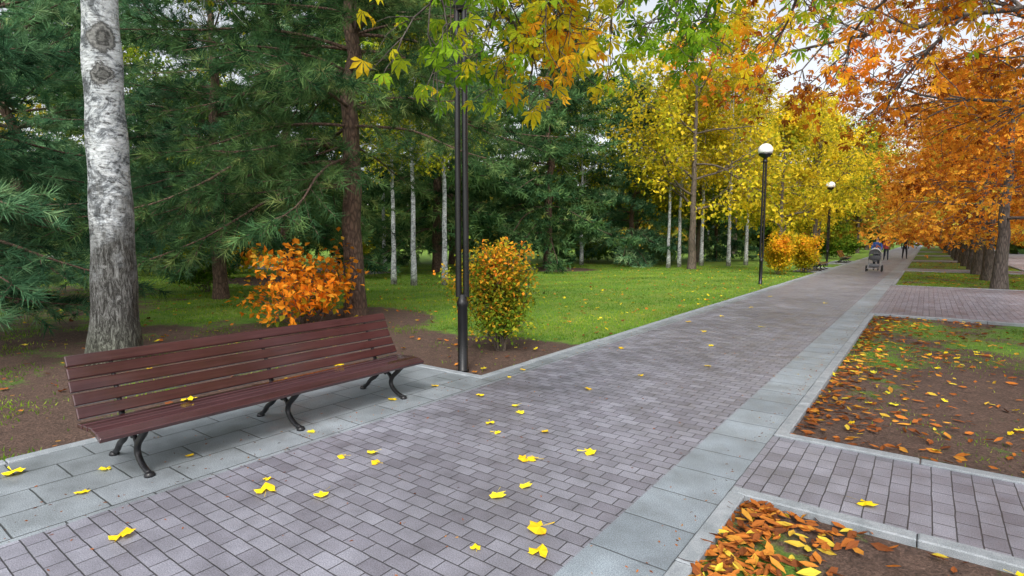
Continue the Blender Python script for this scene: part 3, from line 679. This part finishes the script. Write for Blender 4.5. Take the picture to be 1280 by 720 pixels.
# ------------------------------------------------------------------ leaf litter
def litter(name,x,y,size,mat,T,zoff=.008,flat=.3,tn=None,up=.012,zc=None,base=None):
    n=len(x); z=(gz(x,y) if base is None else base)+zoff+rng.uniform(0,up,n)
    if zc is not None: z=z+zc*rng.random(n)
    P=np.stack([x,y,z],1)
    D=rng.normal(size=(n,3)); D[:,2]*=.08; N=rng.normal(0,flat,(n,3)); N[:,2]+=1
    V,F,t=scatter(T,P,D,N,size*rng.uniform(.55,1.3,n),np.clip(rng.normal(.5,.27,n),0,1) if tn is None else tn)
    kind(obj(name,make_mesh(name,V,F,mat,tone=t)),'stuff')
Tc=([[0,0,0],[-.13,.3,.05],[.13,.3,.05],[0,.35,0],[-.19,.65,.07],[.19,.65,.04],[0,.7,.01],[.03,1,.09]],[[0,3,1],[0,2,3],[1,3,6],[1,6,4],[2,6,3],[2,5,6],[4,6,7],[6,5,7]])
n=14000; x=rng.uniform(-.84,4,n); y=np.where(rng.random(n)<.22,rng.uniform(.8,3.63,n),rng.uniform(5.07,14.35,n))
near=(y<3.7)
pc=np.clip(cn(np.stack([x,y,0*x],1),1.9),0,1)
dens=np.where(near,.07+1.6*np.exp(-((x+.86)/.42)**2)+.30*np.exp(-np.hypot(x-.6,y-2.9)/.35),.04+.11*pc+.80*np.exp(-((x+.86)/.30)**2)+.10*np.exp(-(y-5.05)/.3)+.22*np.exp(-(x+.86)/.8)+.12*(y>9)*pc)
k=rng.random(n)<dens; x=x[k];y=y[k]
ex=rng.exponential(.16,650); ex=ex[ex<.7]; x=np.concatenate([x,-.84+ex]); y=np.concatenate([y,rng.uniform(1.0,3.62,len(ex))])
litter('fallen_leaves',x,y,.10,M_litter,Tc,zc=np.where(y<3.7,.035*np.exp(-(x+.84)/.3),.01),flat=.45)
n=1300; x=rng.uniform(-.86,4,n); y=rng.uniform(23.85,50,n); litter('fallen_leaves',x,y,.12,M_litter,Tc)
def T_maple():
    rad=[.45,.72,.66,.90,.74,1.0,.74,.90,.66,.72,.45]; an=[-158,-122,-95,-64,-34,0,34,64,95,122,158]
    V=[[0,0,0.02]]+[[r*math.sin(math.radians(q))*.5,r*math.cos(math.radians(q))*.5,.05*((i%2)*2-1)*.5+.05*r*r*(1 if i%4 else -.3)] for i,(r,q) in enumerate(zip(rad,an))]+[[.02,-.62,.05],[-.02,-.62,.05]]
    F=[[0,i+1,i] for i in range(1,11)]+[[0,13,12]]
    return V,F
Tm=T_maple()
n=1500; x=rng.uniform(-24,-4.3,n); y=rng.uniform(.5,32,n); ok=(x<-5.45)|(y>5.1); litter('fallen_leaves',x[ok],y[ok],.09,M_litter,Tm,.02)
n=420; x=-4.3-rng.exponential(6,n); y=rng.uniform(2,34,n); ok=(x<-5.45)|(y>5.1); litter('fallen_leaves',x[ok],y[ok],.09,M_leafyel,Tm,.03)
n=180; x=rng.uniform(-.85,4,n); y=rng.uniform(1,14.3,n); ok=(y<3.6)|(y>5.1); litter('fallen_leaves',x[ok],y[ok],.09,M_leafyel,Tm,.02)
n=1500; x=np.where(rng.random(n)<.5,rng.uniform(-5.3,-1,n),np.where(rng.random(n)<.5,-4.05+rng.normal(0,.12,n),-1.0+rng.normal(0,.06,n))); y=rng.uniform(.3,16,n)
ok=((x<-1)&(x>-4.1))|((x>-5.3)&(x<-1)&(y<4.9)); x=x[ok];y=y[ok]
litter('leaf_crumbs',x,y,.022,M_litter,Tc,.001,.3,up=.001,base=0)
LV=[(-3.48,1.07,1.2),(-3.38,1.85,1.4),(-3.04,2.04,1.0),(-2.13,2.71,1.1),(-1.68,2.52,1.2),(-1.55,2.31,1.2),(-1.84,2.15,.6),(-2.07,2.93,.9),(-2.33,3.29,.9),(-2.27,3.33,.9),(-2.01,3.68,1.1),(-3.34,2.7,.9),(-3.16,2.58,.7),(-3.46,2.51,.7),(-3.05,3.77,.9),(-4.13,2.68,.7),(-4.41,1.82,.7),(-4.33,1.13,.8),(-5.07,.94,1.3),(-4.62,1.35,.9),(-4.34,4.38,.8),(-4.32,3.75,.9),(-3.69,4.4,.9),(-3.17,4.33,.8),(-2.54,3.87,.8),(-.23,3.98,1.2),(-2.85,3.61,.7),(-3.01,4.17,.8),(-2.9,5.3,.8),(-2.69,6.2,.8),(-3.09,9.85,.9),(-2.6,8.6,.9),(-3.6,7.6,.9),(-2.2,7.2,.8),(-3.4,12,1),(-2.4,11,1),(-3.7,10.8,1),(-3.3,14,1),(-2,16,1),(-3.5,17,1),(-4.0,5.6,.7),(-3.55,1.95,.6),(-3.9,5.2,.6)]
lm=[]
for v in range(4):
    V=np.array(Tm[0]); V=V+np.random.default_rng(v).normal(0,.035,V.shape)*np.array([1,1,.5]); V[:,2]+=.06*np.sin(V[:,0]*5+v)
    V[:,2]-=V[:,2].min()
    lm.append(make_mesh('fallen_leaf',V,np.array(Tm[1]),M_leafyel,tone=np.full(len(Tm[1]),.2+.22*v)))
for q,(x,y,s) in enumerate(LV):
    o_=obj('fallen_leaf',lm[q%4],(x,y,.004),(rr.uniform(-.06,.06),rr.uniform(-.06,.06),rr.uniform(0,6.28)),sc=.125*s)
    tag(o_,'fallen yellow maple leaf lying on the paving','leaf','fallen leaves on the path')
for x,y,z in[(-4.58,1.90,.388),(-4.66,3.36,.384)]:
    o_=obj('fallen_leaf',lm[1],(x,y,z),(0,.05,rr.uniform(0,6)),sc=.13); tag(o_,'fallen yellow leaf resting on the bench seat','leaf','fallen leaves on the bench')

# ------------------------------------------------------------------ stroller
def flatmat(name,c,r=.6): return mat_paint(name,c,r,.15,20,0,.1)
M_fab=flatmat('grey_stroller_fabric',(.16,.17,.19),.8); M_fabL=flatmat('pale_stroller_fabric',(.55,.56,.58),.8); M_alu=flatmat('stroller_frame',(.35,.35,.36),.3); M_rub=flatmat('wheel_rubber',(.02,.02,.02),.7)
st=empty('baby_stroller',(-2.08,33.2,0))
G=Geo()
for sx in(-.26,.26):
    G.tube([[sx,-.42,.16],[sx,-.1,.42],[sx,.35,.85],[sx,.52,1.05]],.014,8); G.tube([[sx,.38,.18],[sx,.05,.5],[sx,-.1,.68]],.014,8)
G.tube([[-.26,.52,1.05],[-.2,.56,1.08],[.2,.56,1.08],[.26,.52,1.05]],.018,8); G.tube([[-.30,-.42,.16],[.30,-.42,.16]],.012,8); G.tube([[-.30,.38,.18],[.30,.38,.18]],.012,8)
obj('frame',G.mesh('frame',M_alu),parent=st)
G=Geo()
prof=[(.10,.55),(.20,.57),(.25,.66),(.27,.80)]
an=np.linspace(0,2*pi,20,endpoint=False); V=[]
for r,z in prof:
    for t in an: V.append([r*math.cos(t),-.02+r*1.7*math.sin(t),z])
i=np.arange(3)[:,None]*20; j=np.arange(20)[None,:]; k=(j+1)%20
G.add(V,np.stack([i+j,i+k,i+20+k,i+20+j],-1).reshape(-1,4)); G.tube([[0,-.35,.57],[0,0,.55],[0,.3,.57]],[.09,.1,.09],8,True)
obj('seat',G.mesh('seat',M_fab),parent=st)
G=Geo(); V=[]
for a_ in np.linspace(-.25,pi*.55,9):
    for t in np.linspace(0,pi,13):
        V.append([.28*math.cos(t), .10+.36*math.sin(t)*math.sin(a_-.35)*1.0, .78+.42*math.sin(t)*math.cos(a_-.35)])
i=np.arange(8)[:,None]*13; j=np.arange(12)[None,:]
G.add(V,np.stack([i+j,i+j+1,i+13+j+1,i+13+j],-1).reshape(-1,4)); obj('canopy',G.mesh('canopy',M_fabL),parent=st)
G=Geo(); G.box((0,0,.30),(.42,.55,.16),bev=.03); obj('basket',G.mesh('basket',M_fab),parent=st)
G=Geo(); th=np.linspace(0,2*pi,25); G.tube([[0,math.cos(t)*.14,math.sin(t)*.14] for t in th],.022,8,ref=np.array([1.0,0,0]))
for t in np.linspace(0,pi,4)[:3]: G.tube([[0,-.14*math.cos(t),-.14*math.sin(t)],[0,.14*math.cos(t),.14*math.sin(t)]],.008,5,ref=np.array([1.0,0,0]))
wm=G.mesh('wheel',M_rub)
for sx,sy in((-.32,-.42),(.32,-.42),(-.32,.38),(.32,.38)): obj('wheel',wm,(sx,sy,.162),parent=st)
tag(st,'grey baby stroller with pale canopy standing on the paving','stroller')

# ------------------------------------------------------------------ people
def person(x,y,rz,jacket,trouser,hair,label,sc=1.0,stride=.22,push=False,skinc=(.5,.33,.25)):
    e=empty('person',(x,y,0),(0,0,rz),sc)
    J={'pel':(0,0,.94,.135,.10),'wst':(0,0,1.08,.125,.095),'chs':(0,-.01,1.28,.15,.11),'uch':(0,0,1.42,.12,.09),'nk':(0,-.01,1.50,.05,.05),'hb':(0,-.02,1.57,.06,.07),'hm':(0,-.02,1.65,.078,.09),'ht':(0,-.01,1.72,.06,.07)}
    E=[('pel','wst'),('wst','chs'),('chs','uch'),('uch','nk'),('nk','hb'),('hb','hm'),('hm','ht')]
    for s,n in((-1,'L'),(1,'R')):
        f=s*stride
        J['hp'+n]=(s*.09,0,.88,.09,.09); J['kn'+n]=(s*.10,-f*.5-.02,.50,.062,.062); J['an'+n]=(s*.10,-f+.02*(1),.10,.042,.042); J['to'+n]=(s*.11,-f-.14,.045,.04,.035)
        J['sh'+n]=(s*.17,0,1.42,.065,.06)
        if push: J['el'+n]=(s*.22,-.08,1.16,.048,.048); J['wr'+n]=(s*.18,-.36,1.08,.034,.034); J['hd'+n]=(s*.17,-.44,1.08,.036,.03)
        else: J['el'+n]=(s*.23,f*.3+.02,1.13,.048,.048); J['wr'+n]=(s*.24,f*.55-.06,.89,.034,.034); J['hd'+n]=(s*.235,f*.6-.10,.80,.036,.025)
        E+=[('pel','hp'+n),('hp'+n,'kn'+n),('kn'+n,'an'+n),('an'+n,'to'+n),('uch','sh'+n),('sh'+n,'el'+n),('el'+n,'wr'+n),('wr'+n,'hd'+n)]
    ks=list(J); me=bpy.data.meshes.new('body'); me.from_pydata([J[k][:3] for k in ks],[(ks.index(a_),ks.index(b_)) for a_,b_ in E],[])
    o=bpy.data.objects.new('body',me); link(o); o.parent=e
    md=o.modifiers.new('s','SKIN'); md.use_smooth_shade=True
    for i,k in enumerate(ks): me.skin_vertices[0].data[i].radius=J[k][3:5]
    me.skin_vertices[0].data[0].use_root=True
    o.modifiers.new('d','SUBSURF').levels=1; o.modifiers['d'].render_levels=2
    m=M('clothed_figure'); sx=m.n('ShaderNodeSeparateXYZ',{0:m.obj()})
    nz=m.noise(m.obj(),14,3)
    c=m.ramp(m.math('DIVIDE',sx.outputs[2],2.0),[(0,(.03,.025,.02)),(.045,trouser),(.435,jacket),(.745,skinc)]); c.color_ramp.interpolation='CONSTANT'
    col=m.mix(1,c.outputs[0],m.ramp(nz.outputs[0],[(.3,(.75,)*3),(.7,(1.2,)*3)]).outputs[0],'MULTIPLY')
    me.materials.append(m.pbr(col,.8))
    G=Geo(); G.lathe([(.088,1.60),(.098,1.66),(.092,1.71),(.06,1.76),(.005,1.775)],(0,.012,0),14)
    obj('hair',G.mesh('hair',flatmat('hair',hair,.6)),parent=e)
    tag(e,label,'person'); return e
person(-2.08,34.25,0,(.03,.10,.35),(.02,.02,.03),(.03,.02,.015),'person in a blue jacket pushing a baby stroller',.98,.16,True)
person(-1.45,55.0,.2,(.02,.02,.025),(.015,.015,.02),(.02,.015,.01),'person in dark clothes walking along the path',1.02)
person(-2.5,51.0,3.3,(.35,.05,.05),(.02,.025,.05),(.06,.035,.02),'person in a red jacket walking on the paving',.98)
person(-3.0,62.0,.1,(.05,.08,.20),(.02,.02,.02),(.02,.015,.01),'person in a navy coat walking along the path',1.0)
person(7.2,31.0,.6,(.10,.10,.12),(.02,.02,.03),(.02,.015,.01),'person in a grey coat crossing the plaza',1.0)

# ------------------------------------------------------------------ world, sun, camera
wd=bpy.data.worlds.new('World'); SC.world=wd; wd.use_nodes=True; nt=wd.node_tree; nt.nodes.clear()
out=nt.nodes.new('ShaderNodeOutputWorld'); bg=nt.nodes.new('ShaderNodeBackground'); sky=nt.nodes.new('ShaderNodeTexSky'); hs=nt.nodes.new('ShaderNodeHueSaturation')
sky.sky_type='NISHITA'; sky.sun_disc=False; sky.sun_elevation=math.radians(48); sky.sun_rotation=math.radians(150); sky.dust_density=4; sky.air_density=1.0
hs.inputs['Saturation'].default_value=.25; hs.inputs['Value'].default_value=1.8
nt.links.new(sky.outputs[0],hs.inputs['Color']); nt.links.new(hs.outputs[0],bg.inputs[0]); bg.inputs[1].default_value=.15; nt.links.new(bg.outputs[0],out.inputs[0])
sun=bpy.data.lights.new('sun','SUN'); sun.energy=1.5; sun.angle=math.radians(12); sun.color=(1,.96,.90)
so=obj('sun',sun); az=math.radians(150); el=math.radians(48); dv=Vector((math.sin(az)*math.cos(el),math.cos(az)*math.cos(el),math.sin(el))); so.rotation_euler=dv.to_track_quat('Z','Y').to_euler()
cam=bpy.data.objects.new('camera',bpy.data.cameras.new('camera')); link(cam)
cam.location=(0,0,1.65); cam.rotation_euler=(pi/2-math.radians(5.09),0,math.radians(36.65)); cam.data.lens=19.58; cam.data.sensor_width=36; cam.data.clip_end=1500; cam.data.clip_start=.05
SC.camera=cam
SC.view_settings.view_transform='Standard'; SC.view_settings.look='None'; SC.view_settings.exposure=0
